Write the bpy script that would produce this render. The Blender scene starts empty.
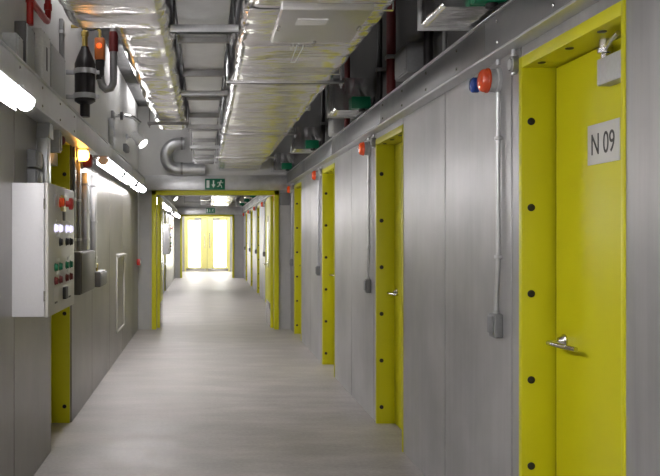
import bpy, bmesh, math, random
from mathutils import Vector, Matrix, noise

random.seed(7)
C = bpy.context.scene.collection
F = 820.0            # focal length in pixels of a 660 px wide frame
CAMZ = 1.55
VX, VY = 205.0, 236.0
XR, XL = 1.422, -1.107
def U(u): return u * F / 1000.0

# ------------------------------------------------------------------ materials
def new_mat(name):
    m = bpy.data.materials.new(name); m.use_nodes = True
    nt = m.node_tree
    return m, nt, nt.nodes['Principled BSDF']

def simple(name, col, rough=.5, metal=0., bump=0., bscale=60., emit=None, estr=0., coat=0., var=0.06):
    m, nt, b = new_mat(name)
    b.inputs['Roughness'].default_value = rough
    b.inputs['Metallic'].default_value = metal
    b.inputs['Coat Weight'].default_value = coat
    tc = nt.nodes.new('ShaderNodeTexCoord')
    n = nt.nodes.new('ShaderNodeTexNoise'); n.inputs['Scale'].default_value = bscale; n.inputs['Detail'].default_value = 4
    nt.links.new(tc.outputs['Object'], n.inputs['Vector'])
    r = nt.nodes.new('ShaderNodeValToRGB')
    r.color_ramp.elements[0].position = .3; r.color_ramp.elements[1].position = .7
    r.color_ramp.elements[0].color = [c * (1 - var) for c in col] + [1]
    r.color_ramp.elements[1].color = [min(1, c * (1 + var)) for c in col] + [1]
    nt.links.new(n.outputs['Fac'], r.inputs['Fac'])
    nt.links.new(r.outputs['Color'], b.inputs['Base Color'])
    if bump:
        bp = nt.nodes.new('ShaderNodeBump'); bp.inputs['Strength'].default_value = bump; bp.inputs['Distance'].default_value = .01
        nt.links.new(n.outputs['Fac'], bp.inputs['Height']); nt.links.new(bp.outputs['Normal'], b.inputs['Normal'])
    if emit:
        b.inputs['Emission Color'].default_value = list(emit) + [1]
        b.inputs['Emission Strength'].default_value = estr
    return m

def panel_mat(name, c0, c1, metal, rlo, rhi, sx=14., sz=.7, blotch=.35):
    """steel-faced wall panel: vertical streaks, cloudy wear"""
    m, nt, b = new_mat(name)
    tc = nt.nodes.new('ShaderNodeTexCoord')
    mp = nt.nodes.new('ShaderNodeMapping'); mp.inputs['Scale'].default_value = (sx, sx, sz)
    n1 = nt.nodes.new('ShaderNodeTexNoise'); n1.inputs['Scale'].default_value = 1.; n1.inputs['Detail'].default_value = 6; n1.inputs['Roughness'].default_value = .65
    n2 = nt.nodes.new('ShaderNodeTexNoise'); n2.inputs['Scale'].default_value = 1.6; n2.inputs['Detail'].default_value = 5
    nt.links.new(tc.outputs['Object'], mp.inputs['Vector']); nt.links.new(mp.outputs['Vector'], n1.inputs['Vector'])
    nt.links.new(tc.outputs['Object'], n2.inputs['Vector'])
    mx = nt.nodes.new('ShaderNodeMath'); mx.operation = 'MULTIPLY_ADD'; mx.inputs[1].default_value = blotch
    nt.links.new(n2.outputs['Fac'], mx.inputs[0])
    sc = nt.nodes.new('ShaderNodeMath'); sc.operation = 'MULTIPLY'; sc.inputs[1].default_value = 1 - blotch
    nt.links.new(n1.outputs['Fac'], sc.inputs[0]); nt.links.new(sc.outputs[0], mx.inputs[2])
    r = nt.nodes.new('ShaderNodeValToRGB')
    r.color_ramp.elements[0].position = .34; r.color_ramp.elements[1].position = .66
    r.color_ramp.elements[0].color = list(c0) + [1]; r.color_ramp.elements[1].color = list(c1) + [1]
    nt.links.new(mx.outputs[0], r.inputs['Fac']); nt.links.new(r.outputs['Color'], b.inputs['Base Color'])
    mr = nt.nodes.new('ShaderNodeMapRange'); mr.inputs['From Min'].default_value = .3; mr.inputs['From Max'].default_value = .7
    mr.inputs['To Min'].default_value = rlo; mr.inputs['To Max'].default_value = rhi
    nt.links.new(n1.outputs['Fac'], mr.inputs['Value']); nt.links.new(mr.outputs['Result'], b.inputs['Roughness'])
    b.inputs['Metallic'].default_value = metal
    bp = nt.nodes.new('ShaderNodeBump'); bp.inputs['Strength'].default_value = .06; bp.inputs['Distance'].default_value = .01
    nt.links.new(n1.outputs['Fac'], bp.inputs['Height']); nt.links.new(bp.outputs['Normal'], b.inputs['Normal'])
    return m

def floor_mat():
    m, nt, b = new_mat('polished_concrete')
    tc = nt.nodes.new('ShaderNodeTexCoord')
    mp = nt.nodes.new('ShaderNodeMapping'); mp.inputs['Scale'].default_value = (.8, 2.1, 1)
    n1 = nt.nodes.new('ShaderNodeTexNoise'); n1.inputs['Scale'].default_value = 1.4; n1.inputs['Detail'].default_value = 8; n1.inputs['Roughness'].default_value = .62
    n2 = nt.nodes.new('ShaderNodeTexNoise'); n2.inputs['Scale'].default_value = 38; n2.inputs['Detail'].default_value = 4
    nt.links.new(tc.outputs['Object'], mp.inputs['Vector']); nt.links.new(mp.outputs['Vector'], n1.inputs['Vector'])
    nt.links.new(tc.outputs['Object'], n2.inputs['Vector'])
    mx = nt.nodes.new('ShaderNodeMix'); mx.data_type = 'FLOAT'; mx.inputs['Factor'].default_value = .22
    nt.links.new(n1.outputs['Fac'], mx.inputs[2]); nt.links.new(n2.outputs['Fac'], mx.inputs[3])
    r = nt.nodes.new('ShaderNodeValToRGB')
    r.color_ramp.elements[0].position = .32; r.color_ramp.elements[1].position = .68
    r.color_ramp.elements[0].color = (.225, .210, .203, 1); r.color_ramp.elements[1].color = (.475, .453, .44, 1)
    nt.links.new(mx.outputs[0], r.inputs['Fac']); nt.links.new(r.outputs['Color'], b.inputs['Base Color'])
    mr = nt.nodes.new('ShaderNodeMapRange'); mr.inputs['From Min'].default_value = .35; mr.inputs['From Max'].default_value = .65
    mr.inputs['To Min'].default_value = .40; mr.inputs['To Max'].default_value = .60
    nt.links.new(n1.outputs['Fac'], mr.inputs['Value']); nt.links.new(mr.outputs['Result'], b.inputs['Roughness'])
    bp = nt.nodes.new('ShaderNodeBump'); bp.inputs['Strength'].default_value = .12; bp.inputs['Distance'].default_value = .004
    nt.links.new(mx.outputs[0], bp.inputs['Height']); nt.links.new(bp.outputs['Normal'], b.inputs['Normal'])
    return m

def foil_mat():
    m, nt, b = new_mat('aluminium_foil')
    tc = nt.nodes.new('ShaderNodeTexCoord')
    mp = nt.nodes.new('ShaderNodeMapping'); mp.inputs['Scale'].default_value = (1.0, 3.2, 1.0)
    n1 = nt.nodes.new('ShaderNodeTexNoise'); n1.inputs['Scale'].default_value = 1.7; n1.inputs['Detail'].default_value = 3.5; n1.inputs['Distortion'].default_value = 1.0
    v = nt.nodes.new('ShaderNodeTexVoronoi'); v.inputs['Scale'].default_value = 7; v.feature = 'F1'
    nt.links.new(tc.outputs['Object'], mp.inputs['Vector'])
    for n in (n1, v): nt.links.new(mp.outputs['Vector'], n.inputs['Vector'])
    ad = nt.nodes.new('ShaderNodeMath'); ad.operation = 'MULTIPLY_ADD'; ad.inputs[1].default_value = .12
    nt.links.new(v.outputs['Distance'], ad.inputs[0]); nt.links.new(n1.outputs['Fac'], ad.inputs[2])
    bp = nt.nodes.new('ShaderNodeBump'); bp.inputs['Strength'].default_value = .35; bp.inputs['Distance'].default_value = .05
    nt.links.new(ad.outputs[0], bp.inputs['Height']); nt.links.new(bp.outputs['Normal'], b.inputs['Normal'])
    b.inputs['Base Color'].default_value = (.90, .90, .90, 1)
    b.inputs['Metallic'].default_value = 1.0
    mr = nt.nodes.new('ShaderNodeMapRange'); mr.inputs['To Min'].default_value = .12; mr.inputs['To Max'].default_value = .28
    nt.links.new(n1.outputs['Fac'], mr.inputs['Value']); nt.links.new(mr.outputs['Result'], b.inputs['Roughness'])
    return m

M = {}
M['wallR'] = panel_mat('steel_panel', (.29, .29, .292), (.475, .475, .477), .45, .34, .46, blotch=.62)
M['wallL'] = panel_mat('steel_panel_warm', (.20, .192, .182), (.36, .347, .332), .75, .28, .38, blotch=.55)
M['plaster'] = panel_mat('plain_board', (.36, .36, .355), (.46, .46, .455), 0., .55, .7, sx=3, sz=2)
M['shadeboard'] = panel_mat('shaded_board', (.07, .07, .07), (.11, .11, .11), 0., .6, .75, sx=3, sz=2)  # upper board darkened in colour for the shade over the right trunking
M['litboard'] = panel_mat('lit_board', (.62, .62, .61), (.72, .72, .71), 0., .55, .7, sx=3, sz=2)  # plain board lightened in colour to stand in for light on upper walls
M['joint'] = simple('joint_black', (.03, .03, .03), .8)
M['floor'] = floor_mat()
M['ceil'] = simple('ceiling_concrete', (.12, .12, .12), .9, bump=.2, bscale=12, var=.2)
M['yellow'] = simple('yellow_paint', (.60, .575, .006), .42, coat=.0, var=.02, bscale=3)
M['galv'] = panel_mat('galvanised_steel', (.50, .51, .52), (.70, .71, .725), .85, .30, .44, sx=9, sz=9, blotch=.5)
M['galvl'] = panel_mat('galvanised_bright', (.52, .525, .53), (.68, .685, .69), .45, .32, .45, sx=9, sz=9, blotch=.5)
M['galvshade'] = panel_mat('galvanised_shaded', (.15, .152, .155), (.22, .222, .226), .6, .32, .45, sx=9, sz=9, blotch=.5)  # galvanised steel darkened in colour to stand in for dark reflections
M['galvd'] = panel_mat('galvanised_dull', (.25, .25, .25), (.37, .37, .37), .7, .38, .5, sx=9, sz=9, blotch=.5)
M['foil'] = foil_mat()
M['hatchfoil'] = panel_mat('hatch_sheet', (.55, .55, .55), (.68, .68, .68), .95, .26, .36, sx=4, sz=4, blotch=.5)
M['black'] = simple('black_rubber', (.012, .012, .013), .5)
M['blackpipe'] = simple('black_insulation', (.018, .015, .015), .35, var=.3, bscale=20)
M['white'] = simple('white_enamel', (.50, .50, .515), .35, var=.02)
M['offwhite'] = simple('off_white_enamel', (.46, .45, .41), .4, var=.02)
M['grey'] = simple('grey_plastic', (.20, .205, .21), .5)
M['dgrey'] = simple('dark_grey_enamel', (.105, .10, .095), .45)
M['lgrey'] = simple('light_grey_plastic', (.47, .48, .48), .45)
M['vision'] = simple('dark_glass', (.05, .055, .05), .08)
M['steel'] = simple('brushed_steel', (.60, .59, .57), .25, 1.0, var=.05)
M['brass'] = simple('brass', (.55, .42, .13), .3, 1.0)
M['orange'] = simple('orange_lens', (.72, .075, .012), .15, coat=.6, var=.02)
M['orangelit'] = simple('orange_lens_lit', (.9, .3, .03), .2, emit=(1., .42, .06), estr=6.)
M['orangeglow'] = simple('orange_lens_glowing', (.68, .06, .012), .15, coat=.6, emit=(1., .12, .02), estr=.06)
M['redlit'] = simple('red_lens_lit', (.8, .08, .02), .2, emit=(1., .12, .02), estr=.5)
M['red'] = simple('red_paint', (.42, .018, .012), .35, var=.08)
M['darkred'] = simple('dark_red_paint', (.13, .012, .012), .5, var=.1)
M['washedyellow'] = simple('overexposed_yellow', (.84, .80, .30), .45, var=.02)  # door yellow paled in colour so the end doors look overexposed
M['blue'] = simple('blue_lens', (.012, .06, .32), .15, coat=.6)
M['green'] = simple('green_plastic', (.0, .17, .075), .4)
M['signgreen'] = simple('sign_green', (.0, .15, .075), .35)
M['signwhite'] = simple('sign_white', (.75, .80, .76), .4)
M['plate'] = simple('plate_white', (.60, .60, .58), .4, var=.01)
M['ink'] = simple('ink', (.03, .03, .03), .5)
M['tube'] = simple('lit_diffuser', (.9, .9, .9), .3, emit=(1., .965, .968), estr=17.)
M['spotlit'] = simple('lit_lens', (.9, .9, .9), .3, emit=(1., .97, .92), estr=3.)
M['spotwhite'] = simple('white_lamp_paint', (.78, .78, .78), .4)
M['filltube'] = simple('fill_diffuser', (.9, .9, .9), .3, emit=(1., .965, .968), estr=3.8)
M['lamplit'] = simple('lit_indicator', (.8, .8, .9), .3, emit=(.72, .68, 1.), estr=.35)
M['pane'] = simple('daylit_pane', (.9, .9, .85), .3, emit=(1., .985, .90), estr=4.2)
M['actuator'] = simple('orange_housing', (.50, .13, .02), .4)

# ------------------------------------------------------------------ mesh builder
class MB:
    def __init__(s): s.b = bmesh.new()
    def box(s, x0, x1, y0, y1, z0, z1, bev=0., seg=2):
        if x0 > x1: x0, x1 = x1, x0
        if y0 > y1: y0, y1 = y1, y0
        if z0 > z1: z0, z1 = z1, z0
        m = Matrix.Translation(((x0+x1)/2, (y0+y1)/2, (z0+z1)/2)) @ Matrix.Diagonal((x1-x0, y1-y0, z1-z0, 1))
        t = bmesh.new(); bmesh.ops.create_cube(t, size=1, matrix=m)
        if bev > 0:
            bev = min(bev, .45*min(x1-x0, y1-y0, z1-z0))
            bmesh.ops.bevel(t, geom=t.edges[:], offset=bev, segments=seg, profile=.5, affect='EDGES')
        s._merge(t); return s
    def _merge(s, t):
        me = bpy.data.meshes.new('tmp'); t.to_mesh(me); t.free(); s.b.from_mesh(me); bpy.data.meshes.remove(me)
    def cyl(s, p0, p1, r0, r1=None, n=20, bev=0.):
        r1 = r0 if r1 is None else r1
        p0, p1 = Vector(p0), Vector(p1); d = p1-p0
        t = bmesh.new()
        bmesh.ops.create_cone(t, cap_ends=True, segments=n, radius1=r0, radius2=r1, depth=d.length)
        if bev > 0:
            es = [e for e in t.edges if abs(e.verts[0].co.z-e.verts[1].co.z) < 1e-6]
            bmesh.ops.bevel(t, geom=es, offset=bev, segments=3, profile=.5, affect='EDGES')
        q = Vector((0, 0, 1)).rotation_difference(d.normalized()).to_matrix().to_4x4()
        bmesh.ops.transform(t, matrix=Matrix.Translation((p0+p1)/2) @ q, verts=t.verts[:])
        s._merge(t); return s
    def lathe(s, p0, axis, prof, n=24):
        """prof: list of (distance along axis, radius)"""
        p0, a = Vector(p0), Vector(axis).normalized()
        q = Vector((0, 0, 1)).rotation_difference(a).to_matrix()
        rings = []
        for d, r in prof:
            rings.append([s.b.verts.new(p0 + q @ Vector((r*math.cos(2*math.pi*i/n), r*math.sin(2*math.pi*i/n), d))) for i in range(n)])
        for k in range(len(rings)-1):
            for i in range(n):
                s.b.faces.new((rings[k][i], rings[k][(i+1) % n], rings[k+1][(i+1) % n], rings[k+1][i]))
        s.b.faces.new(rings[0][::-1]); s.b.faces.new(rings[-1])
        return s
    def tube(s, pts, r, n=10, ribs=0., ribpitch=0.):
        pts = [Vector(p) for p in pts]
        rings = []
        nrm = None
        acc = 0.
        for i, p in enumerate(pts):
            if i == 0: t = pts[1]-pts[0]
            elif i == len(pts)-1: t = pts[-1]-pts[-2]
            else: t = (pts[i+1]-pts[i]).normalized() + (pts[i]-pts[i-1]).normalized()
            t.normalize()
            if nrm is None:
                nrm = t.orthogonal().normalized()
            else:
                nrm = (nrm - t*nrm.dot(t)).normalized()
            if i: acc += (pts[i]-pts[i-1]).length
            rr = r + (ribs if (ribpitch and i % 2 == 0) else 0)
            bn = t.cross(nrm)
            rings.append([s.b.verts.new(p + rr*(math.cos(2*math.pi*k/n)*nrm + math.sin(2*math.pi*k/n)*bn)) for k in range(n)])
        for a in range(len(rings)-1):
            for k in range(n):
                s.b.faces.new((rings[a][k], rings[a][(k+1) % n], rings[a+1][(k+1) % n], rings[a+1][k]))
        s.b.faces.new(rings[0][::-1]); s.b.faces.new(rings[-1])
        return s
    def prism(s, poly, axis, a0, a1):
        """poly in the two other axes (in order), extruded along axis a0..a1"""
        def mk(p, a):
            if axis == 'x': return (a, p[0], p[1])
            if axis == 'y': return (p[0], a, p[1])
            return (p[0], p[1], a)
        v0 = [s.b.verts.new(mk(p, a0)) for p in poly]; v1 = [s.b.verts.new(mk(p, a1)) for p in poly]
        n = len(poly)
        s.b.faces.new(v0); s.b.faces.new(v1[::-1])
        for i in range(n): s.b.faces.new((v0[i], v0[(i+1) % n], v1[(i+1) % n], v1[i]))
        return s
    def build(s, name, mat, parent=None, smooth=True, origin=None):
        bmesh.ops.recalc_face_normals(s.b, faces=s.b.faces[:])
        me = bpy.data.meshes.new(name)
        if origin is not None:
            bmesh.ops.translate(s.b, vec=-Vector(origin), verts=s.b.verts[:])
        s.b.to_mesh(me); s.b.free()
        me.materials.append(mat)
        if smooth:
            me.shade_smooth()
            me.set_sharp_from_angle(angle=math.radians(38))
        o = bpy.data.objects.new(name, me); C.objects.link(o)
        if origin is not None: o.location = origin
        if parent: o.parent = parent
        return o

def tag(o, label=None, cat=None, group=None, kind=None):
    if label: o['label'] = label
    if cat: o['category'] = cat
    if group: o['group'] = group
    if kind: o['kind'] = kind
    return o
def empty(name, loc=(0, 0, 0), rz=0.):
    o = bpy.data.objects.new(name, None); o.empty_display_size = .1; C.objects.link(o)
    o.location = loc; o.rotation_euler = (0, 0, rz); return o
def copy_tree(o, parent=None):
    c = o.copy(); C.objects.link(c)
    if parent: c.parent = parent
    for ch in list(o.children): copy_tree(ch, c)
    return c
def arc(cx, cz, r, a0, a1, n, mk):
    return [mk(cx + r*math.cos(math.radians(a0+(a1-a0)*i/n)), cz + r*math.sin(math.radians(a0+(a1-a0)*i/n))) for i in range(n+1)]

# ------------------------------------------------------------------ layout
Y_NEAR = -8.0
Y_P1 = U(16.6)        # first portal
Y_P2 = U(36.9)        # second portal
Y_END = U(43.7)       # glazed doors
Y_BACK = Y_END + .25
CEIL = 3.7
DW = .932              # door frame width along the corridor
right_far = [U(4.514 + 3.79*k) for k in range(-1, 9)]
right_far = [y for y in right_far if not (Y_P1-.05 < y < Y_P1+1.2) and y < Y_P2-.3]
left_far = [U(8.32), U(28.3)]
DH = 2.352

# ------------------------------------------------------------------ setting
fl = MB().box(-2.2, 2.4, Y_NEAR-.3, Y_BACK+.3, -.2, 0).build('floor', M['floor'], smooth=False)
tag(fl, 'pale worn concrete floor running down the corridor', 'floor', kind='structure')
ce = MB().box(-2.2, 2.4, Y_NEAR-.3, Y_BACK+.3, CEIL, CEIL+.06).build('ceiling', M['ceil'], smooth=False)
tag(ce, 'dark concrete ceiling above the ducts', 'ceiling', kind='structure')

def side_wall(name, X, sgn, fars, pitch_seams, mat, label):
    """steel panels with shadow joints between door openings; sgn=+1 right, -1 left"""
    m = MB(); dep = .06
    x0, x1 = X, X + sgn*dep
    ops = sorted([(y-DW+.01, y-.01) for y in fars])
    edges = [Y_NEAR] + [e for o in ops for e in o] + [Y_BACK]
    g = .006
    for i in range(0, len(edges), 2):
        a, b = edges[i], edges[i+1]
        cuts = [a] + [c for c in pitch_seams if a+.08 < c < b-.08] + [b]
        for k in range(len(cuts)-1):
            m.box(x0, x1, cuts[k]+g, cuts[k+1]-g, 0, 2.62, .003, 1)
    for a, b in ops:
        m.box(x0, x1, a+g, b-g, DH-.01, 2.62, .003, 1)
    w = m.build(name, mat)
    tag(w, label, 'wall', kind='structure')
    up = MB().box(x0, x1, Y_NEAR, Y_BACK, 2.626, CEIL).build('upper_board', M['litboard' if sgn < 0 else 'shadeboard'], w, smooth=False)
    bk = MB()
    for i in range(0, len(edges), 2):
        bk.box(X+sgn*dep, X+sgn*(dep+.14), edges[i]-.005, edges[i+1]+.005, 0, CEIL)
    for a, b in ops: bk.box(X+sgn*dep, X+sgn*(dep+.14), a, b, DH-.01, CEIL)
    bk.build('joint_backing', M['joint'], w, smooth=False)
    return w
seams_r = []
for y in [U(4.514+3.79*k) for k in range(-2, 10)]:
    seams_r += [y+.10, y+U(1.41)]
seams_l = [U(u) for u in (.6, 2.4, 4.2, 5.8, 9.8, 11.6, 13.4, 15.2, 18.4, 20.2, 22, 23.8, 25.6, 30.2, 32, 33.8)]
side_wall('wall_right', XR, 1, right_far, seams_r, M['wallR'], 'grey steel panelled wall on the right with yellow doors')
side_wall('wall_left', XL, -1, left_far, seams_l, M['wallL'], 'grey steel panelled wall on the left behind the control cabinets')

bw = MB().box(XL, XR, Y_NEAR-.1, Y_NEAR, 0, CEIL).build('wall_back', M['plaster'], smooth=False)
tag(bw, 'plain grey wall closing the corridor behind the viewpoint', 'wall', kind='structure')

def cross_wall(name, Y, xa, xb, ztop, label):
    m = MB()
    m.box(XL, xa, Y, Y+.12, 0, 2.5).box(xb, XR, Y, Y+.12, 0, 2.5).box(xa, xb, Y, Y+.12, ztop, 2.5)
    w = m.build(name, M['plaster'], smooth=False)
    MB().box(XL, XR, Y, Y+.12, 2.5, CEIL).build('upper_board', M['litboard'], w, smooth=False)
    return tag(w, label, 'wall', kind='structure')
PA, PB, PH = -.883, 1.225, 2.305
cross_wall('wall_middle', Y_P1, PA+.02, PB-.02, PH-.02, 'pale grey cross wall around the first yellow portal')
QA, QB, QH = -.915, 1.075, 2.34
cross_wall('wall_far', Y_P2, QA+.02, QB-.02, QH-.02, 'grey cross wall around the second yellow portal, far down the corridor')
cross_wall('wall_end', Y_END, -.90, 1.09, 2.40, 'grey wall around the bright glazed doors at the corridor end')

# steel lintel beams across the portals
for i, (Y, za, zb, lab) in enumerate(((Y_P1, PH, 2.55, 'grey steel beam over the first portal, under the exit sign'),
                                      (Y_P2, QH, 2.62, 'grey steel beam over the far portal'))):
    m = MB().box(XL, XR, Y-.07, Y, za+.004, zb, .004)
    for x in (-.8, -.3, .25, .75, 1.25): m.cyl((x, Y-.07, zb-.05), (x, Y-.077, zb-.05), .012, n=10)
    tag(m.build('trim_%d' % (i+1), M['galv']), lab, 'beam', kind='structure')

# ------------------------------------------------------------------ portals
def portal(n, Y, xa, xb, zt, fw, label, leaves):
    root = empty('door_%d' % n, ((xa+xb)/2, Y, 0)); cx = (xa+xb)/2
    tag(root, label, 'doorway', kind='structure')
    h = (xb-xa)/2
    m = MB()
    for s in (-1, 1): m.box(s*(h-fw), s*h, -.03, .15, 0, zt, .003)
    m.box(-h, h, -.03, .15, zt-fw, zt, .003)
    m.build('door_frame', M['yellow'], root)
    if leaves:
        for s in (-1, 1):
            x0 = s*(h-fw-.002); x1 = s*(h-fw-.05)
            lf = MB().box(x0, x1, .16, .16+.95, .008, zt-fw-.01, .003).build('door_leaf', M['yellow'], root)
            MB().box(x1, x1-s*.003, .17, 1.10, .012, .42, .001).build('kick_plate', M['steel'], lf)['label'] = 'steel kick plate'
            vp = MB().box(x1, x1-s*.004, .62, .74, 1.0, 1.9, .001).build('vision_panel', M['vision'], lf); vp['label'] = 'narrow dark glass strip'
            hd = MB()
            hd.tube([(x1, 1.02, 1.05), (x1-s*.05, 1.02, 1.05), (x1-s*.055, .98, 1.05), (x1-s*.055, .89, 1.05)], .010)
            hd.cyl((x1, 1.02, 1.05), (x1-s*.008, 1.02, 1.05), .026)
            hd.build('handle', M['steel'], lf)
    return root
portal(20, Y_P1, PA, PB, PH, .075, 'yellow portal frame under the first exit sign, its two leaves held open', True)
portal(21, Y_P2, QA, QB, QH, .07, 'second yellow portal frame, far down the corridor before the glazed doors', False)

# end double doors, daylight through frosted glass
def end_doors():
    root = empty('door_22', (.095, Y_END, 0)); tag(root, 'bright yellow double doors with daylit glass at the corridor end', 'door', kind='structure')
    W, H = 1.99, 2.38
    m = MB()
    for s in (-1, 1): m.box(s*(W/2-.06), s*W/2, -.04, .12, 0, H+.03, .003)
    m.box(-W/2, W/2, -.04, .12, H-.03, H+.03, .003)
    m.build('door_frame', M['washedyellow'], root)
    lw = W/2-.065
    for s in (-1, 1):
        m = MB()
        a, b = (s*.004, s*lw)
        st_in, st_out = .29, .11
        x_in, x_out = a+s*st_in, b-s*st_out
        m.box(a, x_in, 0, .05, .005, H-.035, .002); m.box(x_out, b, 0, .05, .005, H-.035, .002)
        m.box(x_in, x_out, 0, .05, .005, .20, .002); m.box(x_in, x_out, 0, .05, H-.15, H-.035, .002)
        lf = m.build('door_leaf', M['washedyellow'], root)
        MB().box(x_in, x_out, .02, .03, .20, H-.15).build('glass_pane', M['pane'], lf, smooth=False)['label'] = 'frosted glass bright with daylight'
        MB().box(a+s*.01, b-s*.01, -.004, 0, .01, .13, .001).build('kick_plate', M['steel'], lf)
        m = MB(); x = a+s*.10
        m.tube([(x, 0, 1.02), (x, -.06, 1.02), (x, -.07, 1.05), (x, -.07, 1.65), (x, -.06, 1.68), (x, 0, 1.68)], .016)
        m.build('pull_handle', M['steel'], lf)
        MB().box(s*.25, s*.55, -.06, 0, H-.13, H-.06, .006).build('door_closer', M['galvd'], lf)
end_doors()

# ------------------------------------------------------------------ yellow side doors
def make_door(n):
    """local: +x into the wall, far edge y=0, near edge y=-DW, z up"""
    root = empty('door_%d' % n)
    R = .140
    m = MB()
    fwF, fwN, hd = .036, .024, .05
    zi = DH-hd
    # architrave faces and jamb linings
    m.box(-.006, R+.05, -fwF, 0, 0, DH, .002)
    m.box(-.006, R+.05, -DW, -DW+fwN, 0, DH, .002)
    m.box(-.006, R+.05, -DW+fwN-.001, -fwF+.001, zi, DH, .002)
    m.build('door_frame', M['yellow'], root)
    leaf = MB().box(R, R+.05, -DW+fwN+.003, -fwF-.016, .008, zi-.005, .002).build('door_leaf', M['yellow'], root)
    gap = MB().box(R+.006, R+.045, -fwF-.0165, -fwF+.002, .0, zi).box(R+.012, R+.045, -DW+fwN, -fwF, zi-.005, zi+.002).build('seal', M['black'], root, smooth=False)
    # lever handle
    yh, zh = -.142, 1.087
    hd_ = MB()
    hd_.tube([(R, yh, zh), (R-.06, yh, zh), (R-.072, yh-.003, zh), (R-.077, yh-.014, zh), (R-.074, yh-.06, zh), (R-.065, yh-.13, zh), (R-.050, yh-.215, zh)], .0105, 14)
    h = hd_.build('handle', M['steel'], leaf)
    r = MB().lathe((R, yh, zh+.008), (-1, 0, 0), [(0, .029), (.006, .029), (.009, .024), (.03, .014)], 24).build('rosette', M['steel'], leaf)
    # door closer on the leaf with arm to the head
    c = MB().box(R-.055, R, -DW+fwN+.03, -.545, 2.125, 2.228, .005).build('door_closer', M['lgrey'], leaf)
    c2 = MB()
    c2.lathe((R-.03, -.563, 2.222), (0, 0, 1), [(0, .016), (.024, .016), (.028, .028), (.046, .028), (.050, .022), (.0795, .022)], 18)
    c2.tube([(R-.03, -.563, 2.262), (R-.07, -.68, 2.266), (R-.10, -.80, 2.27)], .009, 8)
    c2.lathe((R-.03, -.550, 2.19), (0, 0, 1), [(0, .014), (.034, .014)], 12)
    c2.build('closer_arm', M['steel'], leaf)
    # bolt caps on the jambs and head
    for k in range(6):
        z = .137+.385*k
        MB().lathe((.036, -fwF, z), (0, -1, 0), [(0, .0168), (.003, .0168), (.005, .013)], 18).build('bolt_cap', M['black'], root)
        MB().lathe((.036, -DW+fwN, z), (0, 1, 0), [(0, .0168), (.003, .0168), (.005, .013)], 18).build('bolt_cap', M['black'], root)
    for k in range(3):
        MB().lathe((.036, -.15-.27*k, zi), (0, 0, -1), [(0, .0168), (.003, .0168), (.005, .013)], 18).build('bolt_cap', M['black'], root)
    return root, leaf

def text_mesh(body, size, xscale, name, mat, parent, loc, rot, ext=.0008):
    cu = bpy.data.curves.new(name, 'FONT'); cu.body = body; cu.size = size; cu.extrude = ext
    cu.align_x = 'CENTER'; cu.align_y = 'CENTER'
    tmp = bpy.data.objects.new('tmp', cu); C.objects.link(tmp)
    dg = bpy.context.evaluated_depsgraph_get()
    me = bpy.data.meshes.new_from_object(tmp.evaluated_get(dg))
    bpy.data.objects.remove(tmp); bpy.data.curves.remove(cu)
    xs = [v.co.x for v in me.vertices]; ys = [v.co.y for v in me.vertices]
    w, h = max(xs)-min(xs), max(ys)-min(ys); cx, cy = (max(xs)+min(xs))/2, (max(ys)+min(ys))/2
    sx, sy = xscale[0]/w, xscale[1]/h
    for v in me.vertices: v.co.x = (v.co.x-cx)*sx; v.co.y = (v.co.y-cy)*sy
    me.materials.clear(); me.materials.append(mat)
    o = bpy.data.objects.new(name, me); C.objects.link(o)
    o.parent = parent; o.location = loc; o.rotation_euler = rot
    return o

ordn = ['first', 'second', 'third', 'fourth', 'fifth', 'sixth', 'seventh', 'eighth', 'ninth', 'tenth']
proto, _ = make_door(1)
vis = 0
for i, y in enumerate(right_far):
    o = proto if i == 0 else copy_tree(proto)
    o.name = 'door_%d' % (i+1); o.location = (XR, y, 0)
    if abs(y-U(4.514)) < .01:
        lab = 'yellow door with the number plate N 09, nearest in the right wall'
        leaf = [c for c in o.children if c.name.startswith('door_leaf')][0]
        R = .140
        u0, u1 = 1.562/383.5*F, 1.562/415.5*F
        yc = (u0+u1)/2 - y; w = u0-u1
        pl = MB().box(R-.004, R, yc-w/2, yc+w/2, 1.836, 1.996, .001).build('number_plate', M['plate'], leaf)
        pl['label'] = 'white plate reading N 09'
        tx = text_mesh('N 09', .12, (.185, .085), 'lettering', M['ink'], leaf, (R-.0045, yc, 1.916), (math.pi/2, 0, -math.pi/2))
    elif y < 3: lab = 'yellow door in the right wall beside the viewpoint, out of frame'
    else:
        lab = '%s yellow door along the right wall, counting the N 09 door as first' % ordn[i]
    tag(o, lab, 'door', kind='structure')
for i, y in enumerate(left_far):
    o = copy_tree(proto); o.name = 'door_%d' % (i+15)
    caps = sorted([q for q in o.children if q.name.startswith('bolt_cap')], key=lambda q: q.name)
    for q in caps:
        zz = sum(v.co.z for v in q.data.vertices)/len(q.data.vertices)
        if abs(zz-.522) < .05 or abs(zz-1.292) < .05: bpy.data.objects.remove(q)
    o.location = (XL-.022, y-DW, 0); o.rotation_euler = (0, 0, math.pi)
    tag(o, ['yellow door in the left wall behind the nearer control cabinet', 'yellow door in the left wall beyond the first portal'][i], 'door', kind='structure')

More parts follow.
